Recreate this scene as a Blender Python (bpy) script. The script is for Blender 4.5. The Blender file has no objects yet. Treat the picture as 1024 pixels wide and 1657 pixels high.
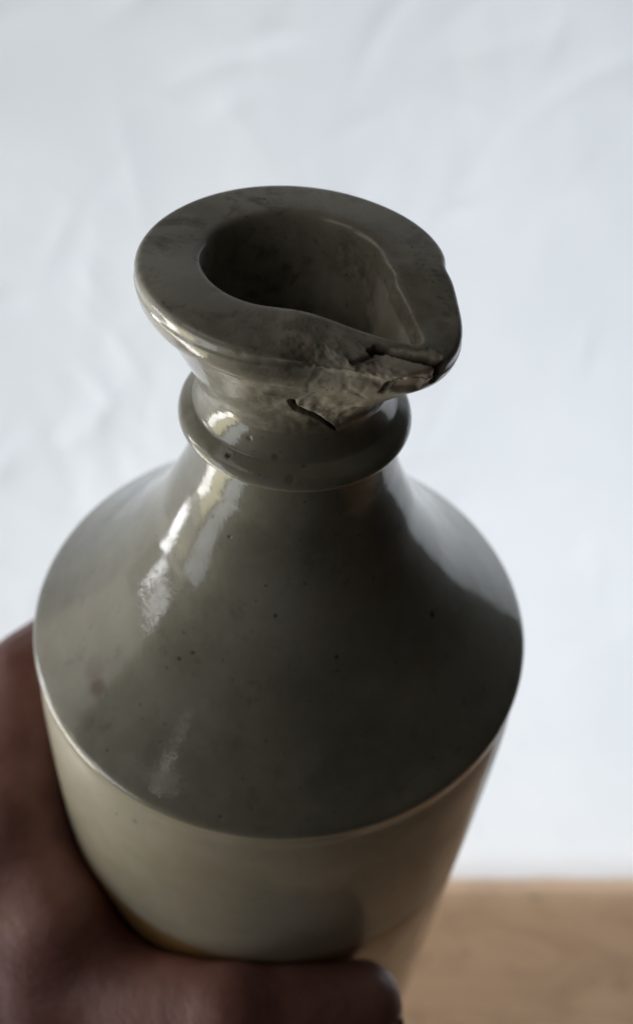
import bpy, bmesh, math, random
import numpy as np
from mathutils import Matrix, Vector, Euler

# ------------------------------------------------------------------ camera, world, light, exposure
SC = bpy.context.scene
COL = SC.collection
U = 0.0475                                   # metres per bottle unit (radius of the shoulder edge)
CAM_H = 8.2 * U                              # camera above the table top
PITCH = math.radians(22.0)                   # camera looks this far below the horizon
CAM_LOC = Vector((0.0, -0.30, CAM_H))

def axes(pitch, roll, yaw):
    fw = Vector((0, math.cos(pitch), -math.sin(pitch))); rt = Vector((1, 0, 0)); up = Vector((0, math.sin(pitch), math.cos(pitch)))
    Rz = Matrix.Rotation(yaw, 3, 'Z'); fw, rt, up = Rz @ fw, Rz @ rt, Rz @ up
    c, s = math.cos(roll), math.sin(roll)
    rt, up = c * rt + s * up, -s * rt + c * up
    return Matrix((rt, up, -fw)).transposed()

R_world = axes(PITCH, 0.0, 0.0)
# the bottle is held tilted towards the viewer: its frame as seen by this camera
R_bottle_cam = axes(0.8045, 0.0944, -0.0408)
C_bottle_cam = Vector((0.0, -2.4802, 3.1615)) * U
R_tilt = R_world @ R_bottle_cam.transposed()
T_tilt = CAM_LOC - R_tilt @ C_bottle_cam
BOTTLE_M = Matrix.Translation(T_tilt) @ R_tilt.to_4x4()

cam_d = bpy.data.cameras.new("camera")
cam = bpy.data.objects.new("camera", cam_d); COL.objects.link(cam)
cam.matrix_world = Matrix.Translation(CAM_LOC) @ R_world.to_4x4()
cam_d.sensor_fit = 'VERTICAL'; cam_d.sensor_height = 24.0; cam_d.sensor_width = 24.0
cam_d.lens = 24.0 * 1559.5 / 1657.0
cam_d.clip_start = 0.005; cam_d.clip_end = 50.0
cam_d.dof.use_dof = True; cam_d.dof.focus_distance = 2.83 * U; cam_d.dof.aperture_fstop = 8.8
cam_d.dof.aperture_blades = 0
SC.camera = cam

SC.view_settings.view_transform = 'Standard'; SC.view_settings.look = 'None'
SC.view_settings.exposure = 0.0; SC.view_settings.gamma = 1.0
SC.cycles.max_bounces = 8; SC.cycles.sample_clamp_indirect = 4.0

world = bpy.data.worlds.new("World"); SC.world = world; world.use_nodes = True
bg = world.node_tree.nodes["Background"]; bg.inputs[0].default_value = (0.75, 0.68, 0.62, 1); bg.inputs[1].default_value = 0.017

def area(name, loc, target, sx, sy, power, col):
    d = bpy.data.lights.new(name, 'AREA'); d.shape = 'RECTANGLE'; d.size = sx; d.size_y = sy
    d.energy = power; d.color = col
    o = bpy.data.objects.new(name, d); COL.objects.link(o); o.location = loc
    z = (Vector(loc) - Vector(target)).normalized(); x = Vector((0, 0, 1)).cross(z).normalized(); y = z.cross(x)
    o.matrix_world = Matrix.Translation(loc) @ Matrix((x, y, z)).transposed().to_4x4()
    return o

def vertical(name, x, y0, y1, z0, z1, radiance, col):
    """a glazed opening or added fill at the wall on the left: a lamp facing +x"""
    A = (y1 - y0) * (z1 - z0)
    return area(name, (x, (y0 + y1) / 2, (z0 + z1) / 2), (x + 1, (y0 + y1) / 2, (z0 + z1) / 2), y1 - y0, z1 - z0, radiance * math.pi * A, col)

# daylight behind the hanging sheet
SHEET_Y = CAM_LOC.y + CAM_H / math.tan(math.radians(22.0 + 20.95))
area("daylight_behind_sheet", (0.10, SHEET_Y + 0.55, 0.10), (0.0, SHEET_Y, 0.06), 1.0, 0.8, 11.0, (0.895, 0.95, 1.0))
# glazed door on the left, divided by its frame: clear sky, sunlit hedge, pale sky
WX = -0.95
vertical("door_pane_light", WX, 0.05, 0.24, -0.75, 0.08, 10.0, (1.0, 0.98, 0.95))
vertical("door_pane_light", WX, 0.05, 0.20, 0.095, 0.185, 2.5, (1.0, 0.93, 0.86))
vertical("door_pane_light", WX, -0.20, 0.03, -0.75, 0.13, 3.6, (1.0, 0.92, 0.58))
vertical("door_pane_light", WX, -0.20, 0.03, 0.14, 0.20, 1.6, (1.0, 0.92, 0.70))
vertical("door_pane_light", WX, -0.56, -0.27, -0.75, 0.20, 2.6, (0.86, 0.92, 1.0))
vertical("door_top_light", WX, 0.04, 0.22, 0.200, 0.275, 14.0, (0.97, 0.98, 1.0))
vertical("door_top_light", WX, -0.12, 0.03, 0.290, 0.355, 10.0, (0.97, 0.98, 1.0))
vertical("door_top_light", WX, -0.40, -0.15, 0.325, 0.368, 6.0, (0.97, 0.98, 1.0))
vertical("door_pane_light", WX, -0.40, 0.03, 0.215, 0.275, 1.4, (1.0, 0.97, 0.86))
# wall side above the door: thin pinkish curtain over a high window, a second window further along the wall, and an added soft fill
vertical("curtained_window_light", WX, -0.42, 0.66, 0.40, 1.15, 0.85, (1.0, 0.935, 0.86))
vertical("far_window_light", WX, -1.42, -1.335, 0.582, 0.612, 10.0, (1.0, 0.97, 0.95))
vertical("far_fill_light", WX, -1.75, -0.60, 0.66, 1.5, 0.95, (1.0, 0.95, 0.90))  # unseen fill lamp, added to brighten the shoulder from the front left

# ------------------------------------------------------------------ helpers
def tag(o, label=None, category=None, group=None, kind=None):
    for k, v in (("label", label), ("category", category), ("group", group), ("kind", kind)):
        if v: o[k] = v
    return o

def mesh_obj(name, verts, faces, mat, parent=None, smooth=True, normals=None, attrs=None):
    me = bpy.data.meshes.new(name)
    verts = np.asarray(verts, dtype=np.float32); faces = np.asarray(faces, dtype=np.int32)
    n, k = faces.shape
    me.vertices.add(len(verts)); me.vertices.foreach_set("co", verts.ravel())
    me.loops.add(n * k); me.loops.foreach_set("vertex_index", faces.ravel())
    me.polygons.add(n); me.polygons.foreach_set("loop_start", np.arange(0, n * k, k, dtype=np.int32))
    me.update(calc_edges=True); me.validate()
    me.polygons.foreach_set("use_smooth", np.full(len(me.polygons), smooth, dtype=bool))
    for an, av in (attrs or {}).items():
        a = me.attributes.new(an, 'FLOAT', 'POINT'); a.data.foreach_set("value", np.asarray(av, dtype=np.float32))
    if normals is not None:
        me.normals_split_custom_set_from_vertices([tuple(x) for x in normals])
    me.materials.append(mat)
    o = bpy.data.objects.new(name, me); COL.objects.link(o)
    if parent: o.parent = parent
    return o

class NT:
    """small node-tree writer"""
    def __init__(self, name):
        self.m = bpy.data.materials.new(name); self.m.use_nodes = True
        self.t = self.m.node_tree; self.n = self.t.nodes; self.l = self.t.links
        self.b = self.n["Principled BSDF"]; self.out = self.n["Material Output"]
        self.tc = self.n.new("ShaderNodeTexCoord")
    def link(self, a, b): self.l.new(a, b)
    def noise(self, scale, detail=4, rough=0.55, vec=None, dist=0.0, stretch=None):
        nd = self.n.new("ShaderNodeTexNoise"); nd.inputs["Scale"].default_value = scale; nd.inputs["Detail"].default_value = detail
        nd.inputs["Roughness"].default_value = rough; nd.inputs["Distortion"].default_value = dist
        src = vec or self.tc.outputs["Object"]
        if stretch:
            mp = self.n.new("ShaderNodeMapping"); mp.inputs["Scale"].default_value = stretch; self.link(src, mp.inputs[0]); src = mp.outputs[0]
        self.link(src, nd.inputs["Vector"]); return nd.outputs["Fac"]
    def ramp(self, fac, stops):
        r = self.n.new("ShaderNodeValToRGB"); e = r.color_ramp.elements
        while len(e) < len(stops): e.new(0.5)
        for k, (p, c) in enumerate(stops): e[k].position = p; e[k].color = (*c, 1) if len(c) == 3 else c
        self.link(fac, r.inputs[0]); return r.outputs[0]
    def rampv(self, fac, a, b, va=0.0, vb=1.0):
        m = self.n.new("ShaderNodeMapRange"); m.inputs[1].default_value = a; m.inputs[2].default_value = b
        m.inputs[3].default_value = va; m.inputs[4].default_value = vb; m.interpolation_type = 'SMOOTHSTEP'
        self.link(fac, m.inputs[0]); return m.outputs[0]
    def mix(self, fac, a, b, mode='MIX'):
        m = self.n.new("ShaderNodeMix"); m.data_type = 'RGBA'; m.blend_type = mode
        for s, v in ((m.inputs[0], fac), (m.inputs[6], a), (m.inputs[7], b)):
            if hasattr(v, "is_output"): self.link(v, s)
            elif isinstance(v, (int, float)): s.default_value = v
            else: s.default_value = (*v, 1)
        return m.outputs[2]
    def math(self, op, a, b=0.0):
        m = self.n.new("ShaderNodeMath"); m.operation = op
        for s, v in ((m.inputs[0], a), (m.inputs[1], b)):
            if hasattr(v, "is_output"): self.link(v, s)
            else: s.default_value = v
        return m.outputs[0]
    def attr(self, name):
        a = self.n.new("ShaderNodeAttribute"); a.attribute_name = name; return a.outputs["Fac"]
    def bump(self, height, dist, strength=1.0, prev=None):
        b = self.n.new("ShaderNodeBump"); b.inputs["Strength"].default_value = strength; b.inputs["Distance"].default_value = dist
        self.link(height, b.inputs["Height"])
        if prev: self.link(prev, b.inputs["Normal"])
        return b.outputs[0]
    def set(self, **kw):
        for k, v in kw.items():
            s = self.b.inputs[k.replace("_", " ")]
            if hasattr(v, "is_output"): self.link(v, s)
            elif isinstance(v, tuple): s.default_value = (*v, 1)
            else: s.default_value = v
        return self.m

# ------------------------------------------------------------------ materials
def glaze_material(name, c_lo, c_mid, c_hi, rough, mottle=0.0, grime=0.35):
    t = NT(name)
    big = t.noise(28, 5, 0.6); fine = t.noise(240, 4, 0.65); brush = t.noise(60, 4, 0.6, stretch=(1, 1, 0.25))
    col = t.ramp(big, [(0.36, c_lo), (0.50, c_mid), (0.64, c_hi)])
    col = t.mix(t.rampv(brush, 0.48, 0.70, 0, 0.5), col, c_hi)
    col = t.mix(t.rampv(fine, 0.58, 0.75, 0, grime), col, (0.10, 0.085, 0.062))
    if mottle:                                                   # brown iron blooms and rubbed pale patches of the worn lip
        col = t.mix(t.rampv(t.noise(95, 6, 0.7, dist=0.4), 0.50, 0.64, 0, 0.6 * mottle), col, (0.125, 0.098, 0.062))
        col = t.mix(t.rampv(t.noise(150, 5, 0.7), 0.53, 0.68, 0, 0.55 * mottle), col, (0.52, 0.48, 0.40))
    sp = t.noise(1150, 1, 0.5)
    col = t.mix(t.rampv(sp, 0.74, 0.80, 0, 0.6), col, (0.05, 0.038, 0.028))
    if "cream" in name: col = t.mix(t.attr("ochre"), col, (0.38, 0.23, 0.09))
    col = t.mix(t.attr("spot"), col, (0.035, 0.024, 0.016))
    col = t.mix(t.attr("rust"), col, (0.150, 0.102, 0.055))
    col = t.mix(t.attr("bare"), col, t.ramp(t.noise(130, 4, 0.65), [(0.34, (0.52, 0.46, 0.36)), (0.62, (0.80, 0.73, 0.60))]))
    col = t.mix(t.attr("dirt"), col, (0.018, 0.013, 0.010))
    r = t.math('ADD', t.rampv(t.noise(90, 5, 0.6), 0.35, 0.75, rough * 0.45, rough * 0.9), t.math('MULTIPLY', t.attr("worn"), 0.32))
    r = t.math('ADD', r, t.math('MULTIPLY', t.attr("dirt"), 0.3))
    n1 = t.bump(t.noise(700, 3, 0.6), 0.00006, 0.42)
    n2 = t.bump(t.noise(1500, 3, 0.6, stretch=(1.3, 1.3, .7)), 0.00004, 0.40, n1)
    n3 = t.bump(t.noise(75, 2, 0.5), 0.0004, 0.16, n2)
    cw = t.math('SUBTRACT', 0.6 if 'cream' in name else 1.0, t.math('MULTIPLY', t.attr("worn"), 0.85))
    cw = t.math('MULTIPLY', cw, t.rampv(t.noise(55, 5, 0.65), 0.25, 0.6, 0.55, 1.0))
    t.link(n3, t.b.inputs["Coat Normal"])
    return t.set(Base_Color=col, Roughness=t.math('ADD', r, 0.36), Specular_IOR_Level=0.22, Normal=n3, IOR=1.5, Coat_Weight=cw, Coat_Roughness=t.math('MULTIPLY', r, 0.75), Coat_IOR=1.5)

M_glaze = glaze_material("grey_salt_glaze", (0.19, 0.183, 0.135), (0.28, 0.268, 0.205), (0.37, 0.352, 0.285), 0.12, mottle=0.22)
M_cream = glaze_material("cream_glaze", (0.46, 0.42, 0.30), (0.53, 0.485, 0.36), (0.59, 0.55, 0.43), 0.27, grime=0.18)
M_lip = glaze_material("worn_lip_glaze", (0.19, 0.172, 0.125), (0.37, 0.352, 0.285), (0.52, 0.50, 0.42), 0.14, grime=0.75, mottle=1.0)
M_ochre = glaze_material("ochre_glaze", (0.30, 0.17, 0.06), (0.38, 0.23, 0.09), (0.44, 0.29, 0.13), 0.16, grime=0.2)
M_chip = glaze_material("bare_stoneware", (0.34, 0.285, 0.205), (0.48, 0.42, 0.32), (0.58, 0.51, 0.40), 0.34)

t = NT("white_sheet_cloth")
wv = t.noise(9, 4, 0.5, dist=0.6); th = t.noise(1400, 2, 0.5)
ccol = t.ramp(wv, [(0.3, (0.78, 0.80, 0.82)), (0.7, (0.86, 0.87, 0.88))])
nb = t.bump(th, 0.0002, 0.4)
dif = t.n.new("ShaderNodeBsdfDiffuse"); trn = t.n.new("ShaderNodeBsdfTranslucent"); mx = t.n.new("ShaderNodeMixShader")
for s in (dif, trn): t.link(ccol, s.inputs[0]); t.link(nb, s.inputs["Normal"])
mx.inputs[0].default_value = 0.5; t.link(dif.outputs[0], mx.inputs[1]); t.link(trn.outputs[0], mx.inputs[2]); t.link(mx.outputs[0], t.out.inputs[0])
M_sheet = t.m

t = NT("brown_wood")
gr = t.noise(9, 6, 0.6, stretch=(1.0, 2.2, 1.0), dist=1.5); bl = t.noise(48, 5, 0.65)
col = t.ramp(gr, [(0.28, (0.47, 0.27, 0.14)), (0.5, (0.62, 0.385, 0.215)), (0.75, (0.70, 0.465, 0.28))])
col = t.mix(t.rampv(bl, 0.55, 0.75, 0, 0.55), col, (0.26, 0.165, 0.09))
M_wood = t.set(Base_Color=col, Roughness=0.55, Normal=t.bump(t.noise(160, 4, 0.6, stretch=(1, 8, 1)), 0.0004, 0.5))

t = NT("skin")
b1 = t.noise(40, 4, 0.6); b2 = t.noise(160, 3, 0.6)
col = t.ramp(b1, [(0.36, (0.21, 0.088, 0.074)), (0.52, (0.31, 0.140, 0.118)), (0.66, (0.40, 0.20, 0.165))])
col = t.mix(t.rampv(b2, 0.55, 0.8, 0, 0.3), col, (0.34, 0.13, 0.10))
vo = t.n.new("ShaderNodeTexVoronoi"); vo.inputs["Scale"].default_value = 900; t.link(t.tc.outputs["Object"], vo.inputs["Vector"])
nn = t.bump(vo.outputs["Distance"], 0.00012, 0.3)
nn = t.bump(t.noise(220, 3, 0.6, stretch=(1, 1, 3)), 0.0010, 0.35, nn)
M_skin = t.set(Base_Color=col, Roughness=0.45, Normal=nn, Subsurface_Weight=0.12, Subsurface_Scale=0.004)
M_skin.node_tree.nodes["Principled BSDF"].inputs["Subsurface Radius"].default_value = (1.0, 0.35, 0.2)
t = NT("fingernail")
M_nail = t.set(Base_Color=t.ramp(t.noise(90), [(0.3, (0.26, 0.12, 0.105)), (0.7, (0.32, 0.16, 0.14))]), Roughness=0.55)

# ------------------------------------------------------------------ the setting: table and hanging sheet
rng = np.random.default_rng(7)

def value_noise(x, y, f, seed):
    r = np.random.default_rng(seed); g = r.random((64, 64))
    xs, ys = x * f, y * f; xi, yi = np.floor(xs).astype(int), np.floor(ys).astype(int)
    fx, fy = xs - xi, ys - yi; fx = fx * fx * (3 - 2 * fx); fy = fy * fy * (3 - 2 * fy)
    a = g[yi % 64, xi % 64]; b = g[yi % 64, (xi + 1) % 64]; c = g[(yi + 1) % 64, xi % 64]; d = g[(yi + 1) % 64, (xi + 1) % 64]
    return (a * (1 - fx) + b * fx) * (1 - fy) + (c * (1 - fx) + d * fx) * fy

def grid_faces(nu, nv, wrap=False):
    i = np.arange(nu if wrap else nu - 1)[:, None]; j = np.arange(nv - 1)[None, :]
    i2 = (i + 1) % nu
    return np.stack([i * nv + j, i2 * nv + j, i2 * nv + j + 1, i * nv + j + 1], -1).reshape(-1, 4)

# table top: a thick board with a rounded edge, running from under the bottle to the sheet
bm = bmesh.new(); bmesh.ops.create_cube(bm, size=1.0)
bmesh.ops.scale(bm, vec=(0.90, SHEET_Y + 0.30, 0.03), verts=bm.verts)
bmesh.ops.translate(bm, vec=(0.12, (SHEET_Y - 0.26) / 2 + 0.02, -0.015), verts=bm.verts)
bmesh.ops.bevel(bm, geom=bm.edges[:], offset=0.004, segments=3, affect='EDGES', profile=0.6)
me = bpy.data.meshes.new("wooden_table"); bm.to_mesh(me); bm.free(); me.materials.append(M_wood)
for p in me.polygons: p.use_smooth = True
tab = bpy.data.objects.new("wooden_table", me); COL.objects.link(tab)
tag(tab, "plain brown wooden table top below the tilted bottle, meeting the white sheet", "table")

# hanging sheet: soft crossing creases, lower hem just resting on the table
nx, nz = 330, 330
gx = np.linspace(-0.62, 0.37, nx); gz = np.linspace(0.003, 0.86, nz)
X, Z = np.meshgrid(gx, gz, indexing="ij")
D = 0.004 * (value_noise(X + 3, Z + 3, 5, 1) - .5) + 0.002 * (value_noise(X + 3 + .4 * Z, Z + 3, 11, 2) - .5)
for k in range(1300):                                             # sharp-ish crumple creases, each its own straight fold
    a = rng.choice([.5, 1.1, 2.0, 2.6]) + rng.uniform(-.35, .35); cx, cz = rng.uniform(-.4, .4), rng.uniform(0, .7)
    L = rng.uniform(.008, .034); wd = rng.uniform(.0025, .006); h = rng.uniform(-1, 1) * 0.0019; bend = rng.uniform(-6, 6)
    u = (X - cx) * math.cos(a) + (Z - cz) * math.sin(a); v = -(X - cx) * math.sin(a) + (Z - cz) * math.cos(a) + bend * u * u
    D += h * np.exp(-np.abs(v) / wd) * np.exp(-(u / L) ** 2)
Y = SHEET_Y + D
sheet = mesh_obj("white_sheet", np.stack([X, Y, Z], -1).reshape(-1, 3), grid_faces(nx, nz), M_sheet)
tag(sheet, "white crumpled cloth sheet hanging behind the bottle with daylight through it", "sheet")

# ------------------------------------------------------------------ the stoneware bottle
NTH = 720
def spline(pts, step):
    """centripetal-ish Catmull-Rom through pts, sampled about every `step`"""
    P = np.array(pts, float); P = np.vstack([2 * P[0] - P[1], P, 2 * P[-1] - P[-2]])
    out = []
    for i in range(1, len(P) - 2):
        p0, p1, p2, p3 = P[i - 1:i + 3]
        d = np.linalg.norm(p2 - p1)
        m1 = (p2 - p0) / max(np.linalg.norm(p2 - p1) + np.linalg.norm(p1 - p0), 1e-9) * d
        m2 = (p3 - p1) / max(np.linalg.norm(p3 - p2) + np.linalg.norm(p2 - p1), 1e-9) * d
        n = max(1, int(math.ceil(d / step))); s = np.linspace(0, 1, n, endpoint=False)[:, None]
        out.append((2*s**3-3*s**2+1)*p1 + (s**3-2*s**2+s)*m1 + (-2*s**3+3*s**2)*p2 + (s**3-s**2)*m2)
    return np.vstack(out)

SEG = [   # (part, material, sample step, control points); each starts where the one before ended
 ("glaze_band", M_ochre, .06, [(0.02, -4.22), (.80, -4.22), (.93, -4.20), (.975, -4.12), (1.0, -3.9), (1.016, -3.3), (1.018, -2.4), (1.018, -1.8), (1.018, -1.25)]),
 ("body", M_cream, .02, [(1.018, -1.25), (1.019, -1.1), (1.016, -.6), (1.010, -.30), (1.003, -.19), (.995, -.12), (.992, -.090), (.994, -.060), (.999, -.035), (1.0005, -.016)]),
 ("shoulder", M_glaze, .009, [(1.0005, -.016), (.998, .002), (.991, .016), (.980, .028), (.962, .045), (.90, .100), (.80, .195), (.70, .300), (.60, .425), (.50, .575), (.435, .705), (.40, .78), (.37, .86), (.352, .94), (.343, 1.0), (.340, 1.04)]),
 ("neck_ring", M_glaze, .006, [(.340, 1.04), (.350, 1.050), (.372, 1.056), (.384, 1.062), (.3885, 1.070), (.3885, 1.080), (.384, 1.094), (.379, 1.103), (.372, 1.110), (.358, 1.120), (.347, 1.1275), (.341, 1.1315), (.3375, 1.1335), (.3335, 1.140), (.328, 1.158), (.3225, 1.183), (.3190, 1.208), (.3185, 1.235)]),
 ("pouring_lip", M_lip, .006, [(.3185, 1.235), (.3225, 1.265), (.335, 1.305), (.360, 1.365), (.387, 1.425), (.412, 1.474), (.418, 1.487), (.423, 1.491), (.434, 1.496), (.448, 1.513), (.459, 1.536), (.4645, 1.562), (.4660, 1.588), (.4635, 1.607), (.456, 1.620), (.444, 1.6265), (.40, 1.630), (.35, 1.631), (.31, 1.6305), (.288, 1.6285), (.276, 1.623), (.2685, 1.611), (.264, 1.590), (.260, 1.555)]),
 ("inner_wall", M_lip, .02, [(.260, 1.555), (.252, 1.45), (.242, 1.3), (.238, 1.1), (.25, .98), (.29, .86), (.40, .66), (.60, .36), (.85, .02), (.91, -.1), (.93, -.4), (.93, -4.0), (.85, -4.1), (.02, -4.1)]),
]
prof, seg_rng = [], []
for nm, mt, st, pts in SEG:
    p = spline(pts, st); seg_rng.append((len(prof), len(prof) + len(p))); prof += p.tolist()
prof.append(list(SEG[-1][3][-1])); prof = np.array(prof); NP = len(prof)
lip0, lip1 = seg_rng[4]

th = np.linspace(0, 2 * math.pi, NTH, endpoint=False)
TH, PR = np.meshgrid(th, prof[:, 0], indexing="ij"); _, PZ = np.meshgrid(th, prof[:, 1], indexing="ij")
IDX = np.broadcast_to(np.arange(NP)[None, :], TH.shape)
sstep = lambda x, a, b: (lambda q: q * q * (3 - 2 * q))(np.clip((x - a) / (b - a), 0, 1))
SP = math.radians(-42.0)                                         # direction of the pouring spout
dth = (TH - SP + math.pi) % (2 * math.pi) - math.pi

def hull_radius(d, R, T, rt):
    """radius in direction d of the hull of a circle R and a tip circle rt centred T away"""
    d = np.abs(d); best = np.full(d.shape, R)
    k = T * np.sin(d); inside = np.abs(k) < rt
    rtip = np.where(inside, T * np.cos(d) + np.sqrt(np.maximum(rt * rt - k * k, 0)), 0)
    a = math.acos((R - rt) / T)                                   # direction of the common tangent's normal
    tang = R / np.maximum(np.cos(a - d), 1e-3)
    t_on = np.hypot(0, 0)
    # tangent segment runs between the two tangent points
    pc = np.array([R * math.cos(a), R * math.sin(a)]); pt = np.array([T + rt * math.cos(a), rt * math.sin(a)])
    dc, dt_ = math.atan2(pc[1], pc[0]), math.atan2(pt[1], pt[0])
    out = np.where(d >= dc, R, np.where(d >= dt_, tang, np.maximum(rtip, 0)))
    return out

SPT_OUT = (0.463, 0.340, 0.240)
SPT_IN = (0.262, 0.480, 0.035)
def smooth_circ(f, n):
    k = np.hanning(n); k /= k.sum(); return np.real(np.fft.ifft(np.fft.fft(f) * np.fft.fft(np.roll(np.pad(k, (0, len(f) - n)), -(n // 2)))))
dd = (th - SP + math.pi) % (2 * math.pi) - math.pi
Ro = smooth_circ(hull_radius(dd, *SPT_OUT), 41)[:, None]
dd2 = (th - math.radians(-43.0) + math.pi) % (2 * math.pi) - math.pi
Ri = smooth_circ(hull_radius(dd2, *SPT_IN), 21)[:, None]

outer_side = IDX < lip0 + int(np.argmax(prof[lip0:lip1, 0]))      # up to the widest point of the rim
is_lip = (IDX >= lip0) & (IDX < lip1)
is_in = IDX >= lip1
w_out = np.where(outer_side, sstep(PZ, 1.20, 1.54), 1.0)
tt = np.clip((PR - .262) / (.463 - .262), 0, 1)
R = PR.copy()
topmask = is_lip & ~outer_side
R = np.where(topmask, np.where(PR >= .262, Ri + (Ro - Ri) * tt, PR + (Ri - .262)), R)
R = np.where((IDX >= lip0) & outer_side, PR * (1 + w_out * (Ro / .463 - 1)), R)
w_in = sstep(PZ, 1.28, 1.60) ** 1.4
R = np.where(is_in & (PZ > 1.05), PR + (Ri - .262) * w_in, R)
gsp = np.exp(-(np.abs(dth) / math.radians(30)) ** 2.2)
Zc = PZ - np.where(IDX >= lip0, 1, 0) * gsp * (0.040 * np.where(is_in, w_in, sstep(PZ, 1.3, 1.58)))
# handmade: the rim is not quite flat, walls not quite round
Zc += np.where(IDX >= lip0, sstep(PZ, 1.2, 1.5), 0) * (0.006 * np.sin(2 * TH + 0.6) + 0.004 * np.sin(3 * TH + 2))
R = R - np.where(IDX >= lip0, 1, 0) * ~is_in * sstep(PZ, 1.40, 1.58) * np.where(topmask, tt, 1) * .010 * np.exp(-(np.degrees((TH - .05 + math.pi) % (2 * math.pi) - math.pi) / 6.0) ** 2)
R *= 1 + 0.0025 * np.sin(2 * TH + 1.0) + 0.0018 * np.sin(5 * TH) * np.where(PZ > .9, 1, 0)
offw = sstep(PZ, 1.03, 1.5)
BX = R * np.cos(TH) - 0.035 * offw; BY = R * np.sin(TH) + 0.02 * offw; BZ = Zc

ATT = {k: np.zeros(TH.shape) for k in ("spot", "rust", "bare", "dirt", "worn", "ochre")}  # bare: exposed clay, also the painted light on the spout channel
ATT["ochre"] += 1 - sstep(PZ + .012 * np.sin(3 * TH + 1) + .008 * np.sin(7 * TH) - .07 * np.cos(TH - 3.9), -1.22, -1.13)
ATT["worn"] += np.where(topmask, sstep(tt, 0.02, 0.15) * (1 - sstep(tt, .85, 1.0)), 0) * 0.8 + np.where(is_in, 0.9, 0)
AZ = np.degrees(TH)
seglen = np.concatenate([[0], np.cumsum(np.hypot(*np.diff(prof, axis=0).T))])
SS = np.broadcast_to(seglen[None, :], TH.shape)
# front of the rim rises a little towards the mouth
front = np.exp(-(((AZ - 296 + 180) % 360 - 180) / 38.0) ** 2)
mouth = np.where(topmask, 1 - tt, np.where(is_in, w_in, 0))
BZ = BZ + 0.030 * front * mouth
BX = BX - 0.034 * front * mouth * np.cos(TH); BY = BY - 0.034 * front * mouth * np.sin(TH)
# the right-hand ridge of the channel wanders
ridge = np.exp(-(((AZ - 345 + 180) % 360 - 180) / 24.0) ** 2) * mouth * (value_noise(AZ * .05, SS * 0 + 2, 2.6, 61) - .5)
BZ = BZ + .008 * ridge; BX = BX + .012 * ridge

def jl(j):                                                       # profile index (may be fractional) -> arc length
    return float(np.interp(j, np.arange(NP), seglen))
KA = 0.0075                                                      # one degree along the rim, in bottle units
def seg_dist(path, wob=0.0, seed=0):
    """distance to a polyline given as (azimuth, profile index); also the fraction along it"""
    w = wob * (value_noise(AZ * .12 + 5, SS * 9 + 5, 3.0, seed) - .5) if wob else 0
    best = np.full(TH.shape, 9.0); frac = np.zeros(TH.shape); n = len(path) - 1
    for k in range(n):
        (a0, j0), (a1, j1) = path[k], path[k + 1]
        p = np.array([a0 * KA, jl(j0)]); q = np.array([a1 * KA, jl(j1)]); d = q - p
        t_ = np.clip(((AZ * KA - p[0]) * d[0] + (SS - p[1]) * d[1]) / (d @ d), 0, 1)
        dist = np.hypot(AZ * KA - p[0] - t_ * d[0], SS - p[1] - t_ * d[1]) + w
        frac = np.where(dist < best, (k + t_) / n, frac); best = np.minimum(best, dist)
    return best, frac
def poly_sd(path, wob=0.0, seed=0):
    """signed distance (inside positive) to a polygon on the unrolled lip"""
    d, _ = seg_dist(list(path) + [path[0]])
    x, y = AZ * KA, SS; ins = np.zeros(TH.shape, bool); n = len(path)
    for k in range(n):
        (a0, j0), (a1, j1) = path[k], path[(k + 1) % n]
        x0, y0, x1, y1 = a0 * KA, jl(j0), a1 * KA, jl(j1)
        if y0 == y1: continue
        c = ((y0 > y) != (y1 > y)) & (x < (x1 - x0) * (y - y0) / (y1 - y0) + x0)
        ins ^= c
    sd = np.where(ins, d, -d)
    if wob: sd = sd + wob * (value_noise(AZ * .1 + 9, SS * 8 + 9, 3.0, seed) + .5 * value_noise(AZ * .1 + 3, SS * 8 + 3, 8.0, seed + 1) - .75)
    return sd
DEP = np.zeros(TH.shape)                                         # depth taken off along the surface normal
rough1 = value_noise(AZ * .08 + 2, SS * 7 + 2, 4.0, 21) - .5; rough2 = value_noise(AZ * .08 + 2, SS * 7 + 2, 11.0, 22) - .5
rough3 = value_noise(AZ * .08 + 2, SS * 7 + 2, 24.0, 23) - .5
# flake on the outside of the flare, its lower edge standing open over a dark slit
flake = poly_sd([(273.5, 369), (281, 363), (296, 341), (304, 350), (306, 398), (299, 405), (293, 408), (281, 411), (276, 409), (279, 392)], .010, 31)
fm = sstep(flake, -.004, .014) * (1 - sstep(PZ, 1.40, 1.50))
DEP += fm * (-.006 + .009 * rough1 + .0015 * rough2)
d, fr = seg_dist([(272.8, 371), (275.5, 363.5), (281, 359.5), (296, 339)], .006, 33)
wdt = np.interp(fr, [0, .35, .6, 1], [.012, .016, .013, .003])
slit = 1 - sstep(d, wdt * .55, wdt * 1.15)
DEP += .030 * slit; ATT["dirt"] = np.maximum(ATT["dirt"], slit * .97)
d, fr = seg_dist([(273.5, 372), (279, 385), (278, 396), (282, 408)], .014, 34)
cr = 1 - sstep(d, .002, .010); DEP += .0015 * cr; ATT["dirt"] = np.maximum(ATT["dirt"], cr * .40)
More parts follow.
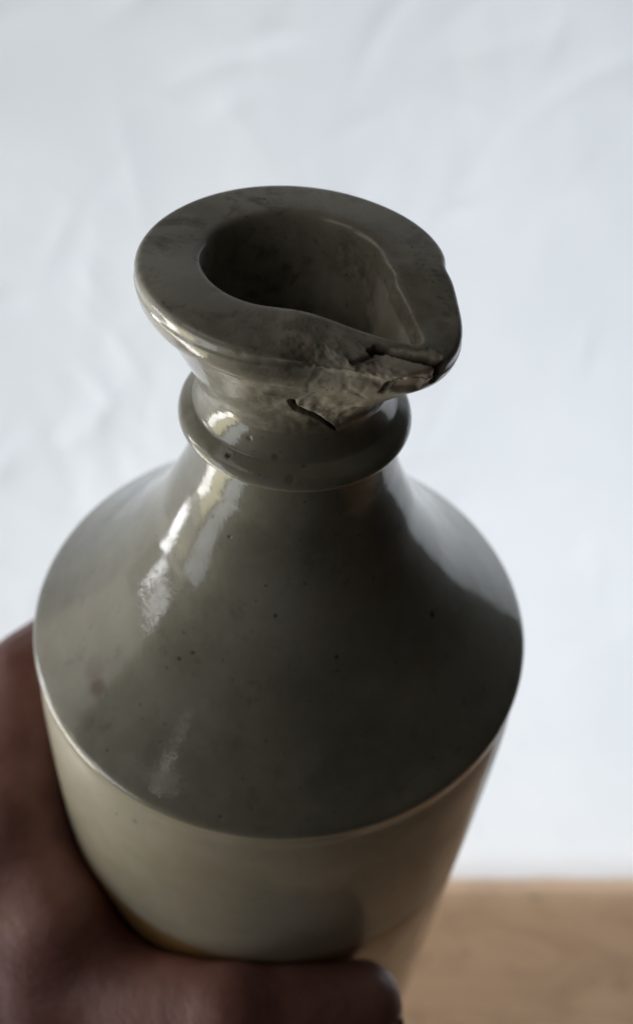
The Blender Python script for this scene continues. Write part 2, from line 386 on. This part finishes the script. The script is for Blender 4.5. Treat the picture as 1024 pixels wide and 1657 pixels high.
# bite broken out of the rim beside the tip of the spout
bite = poly_sd([(292, 417), (299, 428), (304, 440), (311, 441), (319, 441), (320, 425), (317, 408), (311, 399), (301, 401), (294, 405)], .016, 35)
bm_ = sstep(bite, -.002, .010)
DEP += bm_ * (.004 + .004 * rough1 + .0015 * rough2 + .0006 * rough3)
ATT["bare"] = np.maximum(ATT["bare"], bm_)
d, fr = seg_dist([(299, 432), (305, 437), (310, 433), (314, 428), (317, 416), (316, 405)], .012, 36)
wdt = np.interp(fr, [0, .2, .5, .8, 1], [.005, .013, .017, .014, .008])
dk = 1 - sstep(d, wdt * .6, wdt * 1.3)
DEP += .022 * dk; ATT["dirt"] = np.maximum(ATT["dirt"], dk * .97)
d, fr = seg_dist([(292, 423), (296, 426), (300, 430)], .006, 38)
ck = 1 - sstep(d, .004, .010); DEP += .008 * ck; ATT["dirt"] = np.maximum(ATT["dirt"], ck * .8)
amber = sstep(poly_sd([(303, 399), (303, 409), (309, 416), (313, 412), (312, 399)], .008, 37), -.003, .008)
ATT["rust"] = np.maximum(ATT["rust"], amber * .75); DEP += .010 * amber
d, fr = seg_dist([(302, 398), (302.5, 405), (305, 413)], .004, 39)
ck = 1 - sstep(d, .004, .010); DEP += .010 * ck; ATT["dirt"] = np.maximum(ATT["dirt"], ck * .7)
# old wear: rubbed glaze on the front of the lip and mottled stains below it
wearz = np.exp(-(((AZ - 285 + 180) % 360 - 180) / 32.0) ** 2) * sstep(PZ, 1.18, 1.36) * (~is_in)
ATT["worn"] = np.maximum(ATT["worn"], .85 * wearz)
pale = sstep(poly_sd([(284, 352), (297, 345), (311, 352), (313, 410), (305, 426), (292, 424), (281, 411), (279, 385)], .03, 71), -.012, .03)
ATT["bare"] = np.maximum(ATT["bare"], pale * (.72 + .5 * rough2))
for pth, am in (([(289, 424), (288, 410), (291, 398), (289, 385)], .55), ([(291, 398), (296, 392), (300, 384)], .5), ([(281, 408), (286, 404), (290, 411)], .4), ([(296, 392), (297, 404), (295, 418)], .45)):
    d, fr = seg_dist(pth, .012, 73); ck = 1 - sstep(d, .0015, .006); ATT["rust"] = np.maximum(ATT["rust"], ck * am); DEP += .0015 * ck
ATT["rust"] = np.maximum(ATT["rust"], .5 * pale * sstep(rough1 + .4 * rough3, .12, .34))
ATT["bare"] = np.maximum(ATT["bare"], wearz * .6 * sstep(rough1 + .5 * rough2, -.25, .35))
ATT["dirt"] = np.maximum(ATT["dirt"], wearz * .45 * (1 - bm_) * sstep(rough2 + .5 * rough3, .16, .34))
ATT["dirt"] = np.maximum(ATT["dirt"], topmask * .45 * sstep(rough2 + .6 * rough3, .30, .55) * (0.4 + 0.6 * (np.abs(dth) < 1.3)))

def mark(az, j, rad, key, amt, depth=0.0):
    a = math.radians(az); j = int(j)
    w = np.abs(IDX - j) < 90
    dx = BX - np.interp(0, [0], [BX[int(az * NTH / 360) % NTH, j]]); dy = BY - BY[int(az * NTH / 360) % NTH, j]; dz = BZ - BZ[int(az * NTH / 360) % NTH, j]
    d = np.sqrt(dx * dx + dy * dy + dz * dz); m = np.where(w, 1 - sstep(d, rad * .35, rad), 0)
    ATT[key] = np.maximum(ATT[key], m * amt)
    if depth: DEP[:] += depth * m
for az, j, rad, amt in [(331, 204, .017, 1), (289.5, 211, .011, .9), (267.5, 230, .010, .9), (237.5, 200, .011, 1), (241, 205, .010, 1), (235, 194, .007, .8),
                        (254.5, 415, .016, .5), (237, 312, .013, 1), (262, 322, .016, .35), (247, 330, .013, .4), (270, 308, .020, .25), (277, 316, .012, .3), (229, 262, .008, .9), (241, 258, .009, .9)]:
    mark(az, j, rad, "spot", amt, .0012)
for az, j, rad, amt in [(270, 409, .035, .40), (276, 411, .022, .5), (262, 412, .03, .25), (256, 405, .03, .25), (266, 375, .05, .22), (278, 378, .03, .35), (285, 350, .04, .3), (260, 345, .04, .2), (330, 432, .03, .3), (336, 428, .02, .35), (327, 424, .035, .25), (20, 434, .03, .3), (90, 430, .04, .2), (240, 428, .03, .2)]:
    mark(az, j, rad, "dirt", amt)
mark(219.5, 166, .026, "spot", .62); mark(219.5, 166, .050, "rust", .85); mark(215, 170, .07, "rust", .35)
for k in range(60):                                              # tiny pin holes in the glaze
    mark(rng.uniform(0, 360), rng.integers(142, 290), rng.uniform(.003, .007), "spot", rng.uniform(.2, .9), .0008)
for k in range(16):
    mark(rng.uniform(0, 360), rng.integers(72, 138), rng.uniform(.006, .013), "rust", rng.uniform(.3, .8))
# turning marks and runs in the glaze
DEP += .0012 * (value_noise(AZ * .02 + 2, SS * 5 + 2, 2.0, 51) - .5) * (~is_in)

V0 = np.stack([BX, BY, BZ], -1)
def grid_normals(V):
    du = np.roll(V, -1, 0) - np.roll(V, 1, 0); dv = np.empty_like(V)
    dv[:, 1:-1] = V[:, 2:] - V[:, :-2]; dv[:, 0] = V[:, 1] - V[:, 0]; dv[:, -1] = V[:, -1] - V[:, -2]
    n = np.cross(du, dv); return n / np.maximum(np.linalg.norm(n, axis=-1, keepdims=True), 1e-12)
# the bead under the rim is worn away at the front: the flare runs straight up to the edge there
ja = lip0 + int(np.argmin(np.abs(prof[lip0:lip0 + 90, 1] - 1.425))); jb = lip0 + int(np.argmax(prof[lip0:lip1, 0]))
wch = np.clip(1.25 * np.exp(-(((AZ[:, :1] - 292 + 180) % 360 - 180) / 25.0) ** 2), 0, 1)[:, :, None]
fr = ((seglen[ja:jb + 1] - seglen[ja]) / (seglen[jb] - seglen[ja]))[None, :, None]
chord = V0[:, ja:ja + 1] * (1 - fr) + V0[:, jb:jb + 1] * fr
V0[:, ja:jb + 1] += (chord - V0[:, ja:jb + 1]) * wch
N0 = grid_normals(V0)
gw = np.exp(-(((AZ - 286 + 180) % 360 - 180) / 24.0) ** 2) * is_lip
DEP += gw * .030 * np.exp(-((SS - jl(409)) / .050) ** 2)
ATT["bare"] = np.maximum(ATT["bare"], .28 * is_in * sstep(w_in, .02, .3) * (1 - sstep(np.abs(((AZ - 325 + 180) % 360) - 180), 36, 50)))  # lit look of the spout channel wall, painted in as paler colour
V0 = V0 - N0 * DEP[..., None]
nrm = np.array((-.10, -.80, .60)); nrm /= np.linalg.norm(nrm)    # front of the rim worn and flaked to a slope
soft = sstep(np.exp(-(((AZ - 289 + 180) % 360 - 180) / 19.0) ** 2), .25, .85) * is_lip
over = ((V0 - np.array((.085, -.430, 1.552))) @ nrm) + .006 * rough2 + .008 * rough1
V0 = V0 - nrm * (np.clip(over, 0, .075) * soft)[..., None]
for P0, nrm in (((.225, -.440, 1.578), (-.32, -.64, .70)), ((.330, -.425, 1.565), (-.02, -.80, .60)), ((.160, -.440, 1.590), (-.05, -.66, .75))):
    nrm = np.array(nrm) / np.linalg.norm(nrm)                    # fracture planes that took the corner of the rim off
    over = ((V0 - np.array(P0)) @ nrm) + .006 * rough2 + .004 * rough1
    V0 = V0 - nrm * (np.clip(over, 0, .08) * bm_ * is_lip)[..., None]
BX, BY, BZ = V0[..., 0], V0[..., 1], V0[..., 2]


V = np.stack([BX, BY, BZ], -1) * U
VN = grid_normals(V)

root = bpy.data.objects.new("stoneware_bottle", None); COL.objects.link(root)
root.empty_display_size = 0.03
BASE = Vector((0, 0, -4.22 * U))
root.matrix_world = BOTTLE_M @ Matrix.Translation(BASE)
tag(root, "old grey glazed stoneware bottle with a chipped pouring lip, held tilted in a hand", "bottle")
bottle_parts = {}
for (nm, mt, st, pts), (a, b) in zip(SEG, seg_rng):
    e = min(b + 1, NP)
    vv = V[:, a:e].reshape(-1, 3) - np.array(BASE); nn_ = VN[:, a:e].reshape(-1, 3)
    fc = grid_faces(NTH, e - a, wrap=True)
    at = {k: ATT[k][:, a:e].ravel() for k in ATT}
    if nm == "pouring_lip":                                     # the broken edge is a piece of its own on the lip
        on = (bm_[:, a:e].ravel()[fc].mean(1) > .5)
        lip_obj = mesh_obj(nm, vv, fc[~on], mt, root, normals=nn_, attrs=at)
        sub = fc[on]; ids, inv = np.unique(sub, return_inverse=True)
        o = mesh_obj("broken_edge", vv[ids], inv.reshape(sub.shape), M_chip, lip_obj, normals=nn_[ids], attrs={k: v[ids] for k, v in at.items()})
        o["label"] = "jagged pale chip broken out of the rim beside the spout tip"
        continue
    bottle_parts[nm] = mesh_obj(nm, vv, fc, mt, root, normals=nn_, attrs=at)

# ------------------------------------------------------------------ the hand (left hand gripping the bottle)
def on_cyl(deg, r, z): a = math.radians(deg); return np.array([r * math.cos(a), r * math.sin(a), z])
CAPS = []        # (p, q, rp, rq, blend)
def cap(p, q, rp, rq, k=.06): CAPS.append((np.array(p, float), np.array(q, float), rp, rq, k))
WR = np.array([-2.05, -1.30, -2.25])
FING = [  # MCP angle, z at MCP, z at tip, segment lengths, radii
 (170, -1.00, -.82, (.95, .54, .40), (.215, .19, .168, .145)),
 (172, -1.22, -1.14, (1.0, .60, .42), (.22, .195, .172, .15)),
 (176, -1.62, -1.52, (.95, .56, .42), (.21, .185, .165, .145)),
 (182, -2.00, -1.90, (.76, .42, .38), (.19, .165, .148, .13))]
TIPS = []
mcps = []
for (a0, z0, z1, ls, rs) in FING:
    pts = []; a = a0; tot = sum(ls); run = 0
    for i in range(4):
        rc = 1.02 + rs[i] + (.05 if i == 1 else 0.015)
        pts.append(on_cyl(a, rc, z0 + (z1 - z0) * run / tot))
        if i < 3: a -= math.degrees(ls[i] / (rc + .02)); run += ls[i]
    mcps.append(pts[0])
    for i in range(3): cap(pts[i], pts[i + 1], rs[i], rs[i + 1], .03)
    TIPS.append((pts[3], pts[3] - pts[2], rs[3]))
for i, m in enumerate(mcps):                                       # metacarpals into the palm
    wq = WR + np.array([.05 - .02 * i, .10 * (1 - i), .16 - .14 * i])
    cap(m, wq, (.235, .24, .23, .205)[i], .25, .12)
for i in range(3): cap(mcps[i], mcps[i + 1], .17, .17, .10)
CMC = np.array([-1.60, -.86, -1.92]); TM = np.array([-.88, -1.03, -1.63]); TI = np.array([-.10, -1.23, -1.195]); TT = np.array([.45, -1.11, -1.335])
cap(WR, CMC, .36, .38, .12); cap(CMC, TM, .38, .26, .14); cap(TM, TI, .245, .205, .06); cap(TI, TT, .205, .165, .05)
cap((TI + TT) / 2, TT, .195, .175, .05)
TIPS.append((TT, TT - TI, .165))
# web between thumb and index, thenar and heel of the palm
cap(on_cyl(170, 1.22, -1.10), on_cyl(200, 1.21, -1.20), .20, .19, .14); cap(on_cyl(200, 1.21, -1.20), on_cyl(222, 1.21, -1.30), .19, .19, .14); cap(on_cyl(222, 1.21, -1.30), TM, .19, .22, .14); cap(on_cyl(215, 1.20, -1.38), on_cyl(236, 1.19, -1.50), .19, .19, .14)
cap(on_cyl(195, 1.30, -1.25), CMC, .26, .34, .16); cap(on_cyl(205, 1.38, -1.35), TM, .26, .26, .16)
cap(WR, WR + np.array([-.55, -1.3, -1.0]), .34, .40, .14)
cap(WR + np.array([.06, .05, .10]), WR + np.array([-.50, -1.25, -.9]), .36, .42, .14)
cap(WR + np.array([-.55, -1.3, -1.0]), WR + np.array([-1.6, -3.8, -2.5]), .42, .62, .16)

vx = .032
lo = np.array([-4.3, -6.0, -5.6]); hi = np.array([1.4, 1.9, -.2])
nn3 = np.ceil((hi - lo) / vx).astype(int)
fld = np.full(nn3, 9.0, np.float32)
ax_ = [lo[i] + vx * np.arange(nn3[i]) for i in range(3)]
def cap_sdf(Gx, Gy, Gz, p, q, rp, rq):
    d = q - p; L2 = d @ d
    tq = np.clip(((Gx - p[0]) * d[0] + (Gy - p[1]) * d[1] + (Gz - p[2]) * d[2]) / L2, 0, 1)
    return np.sqrt((Gx - p[0] - tq * d[0]) ** 2 + (Gy - p[1] - tq * d[1]) ** 2 + (Gz - p[2] - tq * d[2]) ** 2) - (rp + (rq - rp) * tq)
for (p, q, rp, rq, k) in CAPS:
    m = max(rp, rq) + .45
    sl = []
    for i in range(3):
        i0 = max(0, int((min(p[i], q[i]) - m - lo[i]) / vx)); i1 = min(nn3[i], int((max(p[i], q[i]) + m - lo[i]) / vx) + 2); sl.append(slice(i0, i1))
    Gx, Gy, Gz = np.meshgrid(ax_[0][sl[0]], ax_[1][sl[1]], ax_[2][sl[2]], indexing="ij", sparse=True)
    d = cap_sdf(Gx, Gy, Gz, p, q, rp, rq); f = fld[tuple(sl)]
    h = np.clip(.5 + .5 * (f - d) / k, 0, 1); nf = f * (1 - h) + d * h - k * h * (1 - h)
    fld[tuple(sl)] = np.where(f > 8, d, nf)
# skin pressed against the bottle wall
Gx, Gy = np.meshgrid(ax_[0], ax_[1], indexing="ij")
cyl = (1.024 - np.sqrt(Gx ** 2 + Gy ** 2))[:, :, None]
kk = .02; h = np.clip(.5 - .5 * (fld - cyl) / kk, 0, 1); fld = fld * (1 - h) + cyl * h + kk * h * (1 - h)
import openvdb
g = openvdb.FloatGrid(9.0); g.copyFromArray(np.ascontiguousarray(fld.astype(np.float32)))
pts_, quads = g.convertToQuads(0.0)
pts_ = (np.asarray(pts_) * vx + lo) * U
quads = np.asarray(quads)[:, ::-1]
hand_pos = BOTTLE_M @ Vector(WR * U)
hand = mesh_obj("hand", pts_ - WR * U, quads, M_skin)
hand.matrix_world = Matrix.Translation(hand_pos) @ R_tilt.to_4x4()
tag(hand, "bare hand gripping the stoneware bottle from the left, thumb across its front", "hand")
sm = hand.modifiers.new("smooth", 'SMOOTH'); sm.factor = 0.5; sm.iterations = 4

# finger nails, set into the back of each finger tip
for (p, d, r) in TIPS:
    d = d / np.linalg.norm(d); ou = np.array([p[0], p[1], 0.0]); ou /= np.linalg.norm(ou); ou -= d * (ou @ d); ou /= np.linalg.norm(ou); sd = np.cross(d, ou)
    nu_, nv_ = 9, 11; W, Ln = r * .80, r * 1.55
    P = []
    for i in range(nu_):
        for j in range(nv_):
            u_ = -1 + 2 * i / (nu_ - 1); v_ = j / (nv_ - 1)
            wv_ = W * (1 - .25 * (2 * v_ - 1) ** 4)
            ang = u_ * wv_ / r
            P.append(p + d * (-.55 * r + Ln * v_ - .10 * r * u_ * u_ * (1 if v_ > .5 else -1)) + (ou * math.cos(ang) + sd * math.sin(ang)) * (r * (1.0 - .32 * v_ ** 3) + .010))
    P = np.array(P); n = len(P); low = P - ou * .03
    f0 = grid_faces(nu_, nv_); rim = [i * nv_ for i in range(nu_)] + [(nu_ - 1) * nv_ + j for j in range(1, nv_)] + [i * nv_ + nv_ - 1 for i in range(nu_ - 2, -1, -1)] + [j for j in range(nv_ - 2, 0, -1)]
    f1 = [[rim[k], rim[(k + 1) % len(rim)], rim[(k + 1) % len(rim)] + n, rim[k] + n] for k in range(len(rim))]
    mesh_obj("nail", np.vstack([P, low]) * U - WR * U, np.vstack([f0, f0[:, ::-1] + n, np.array(f1)]), M_nail, hand)
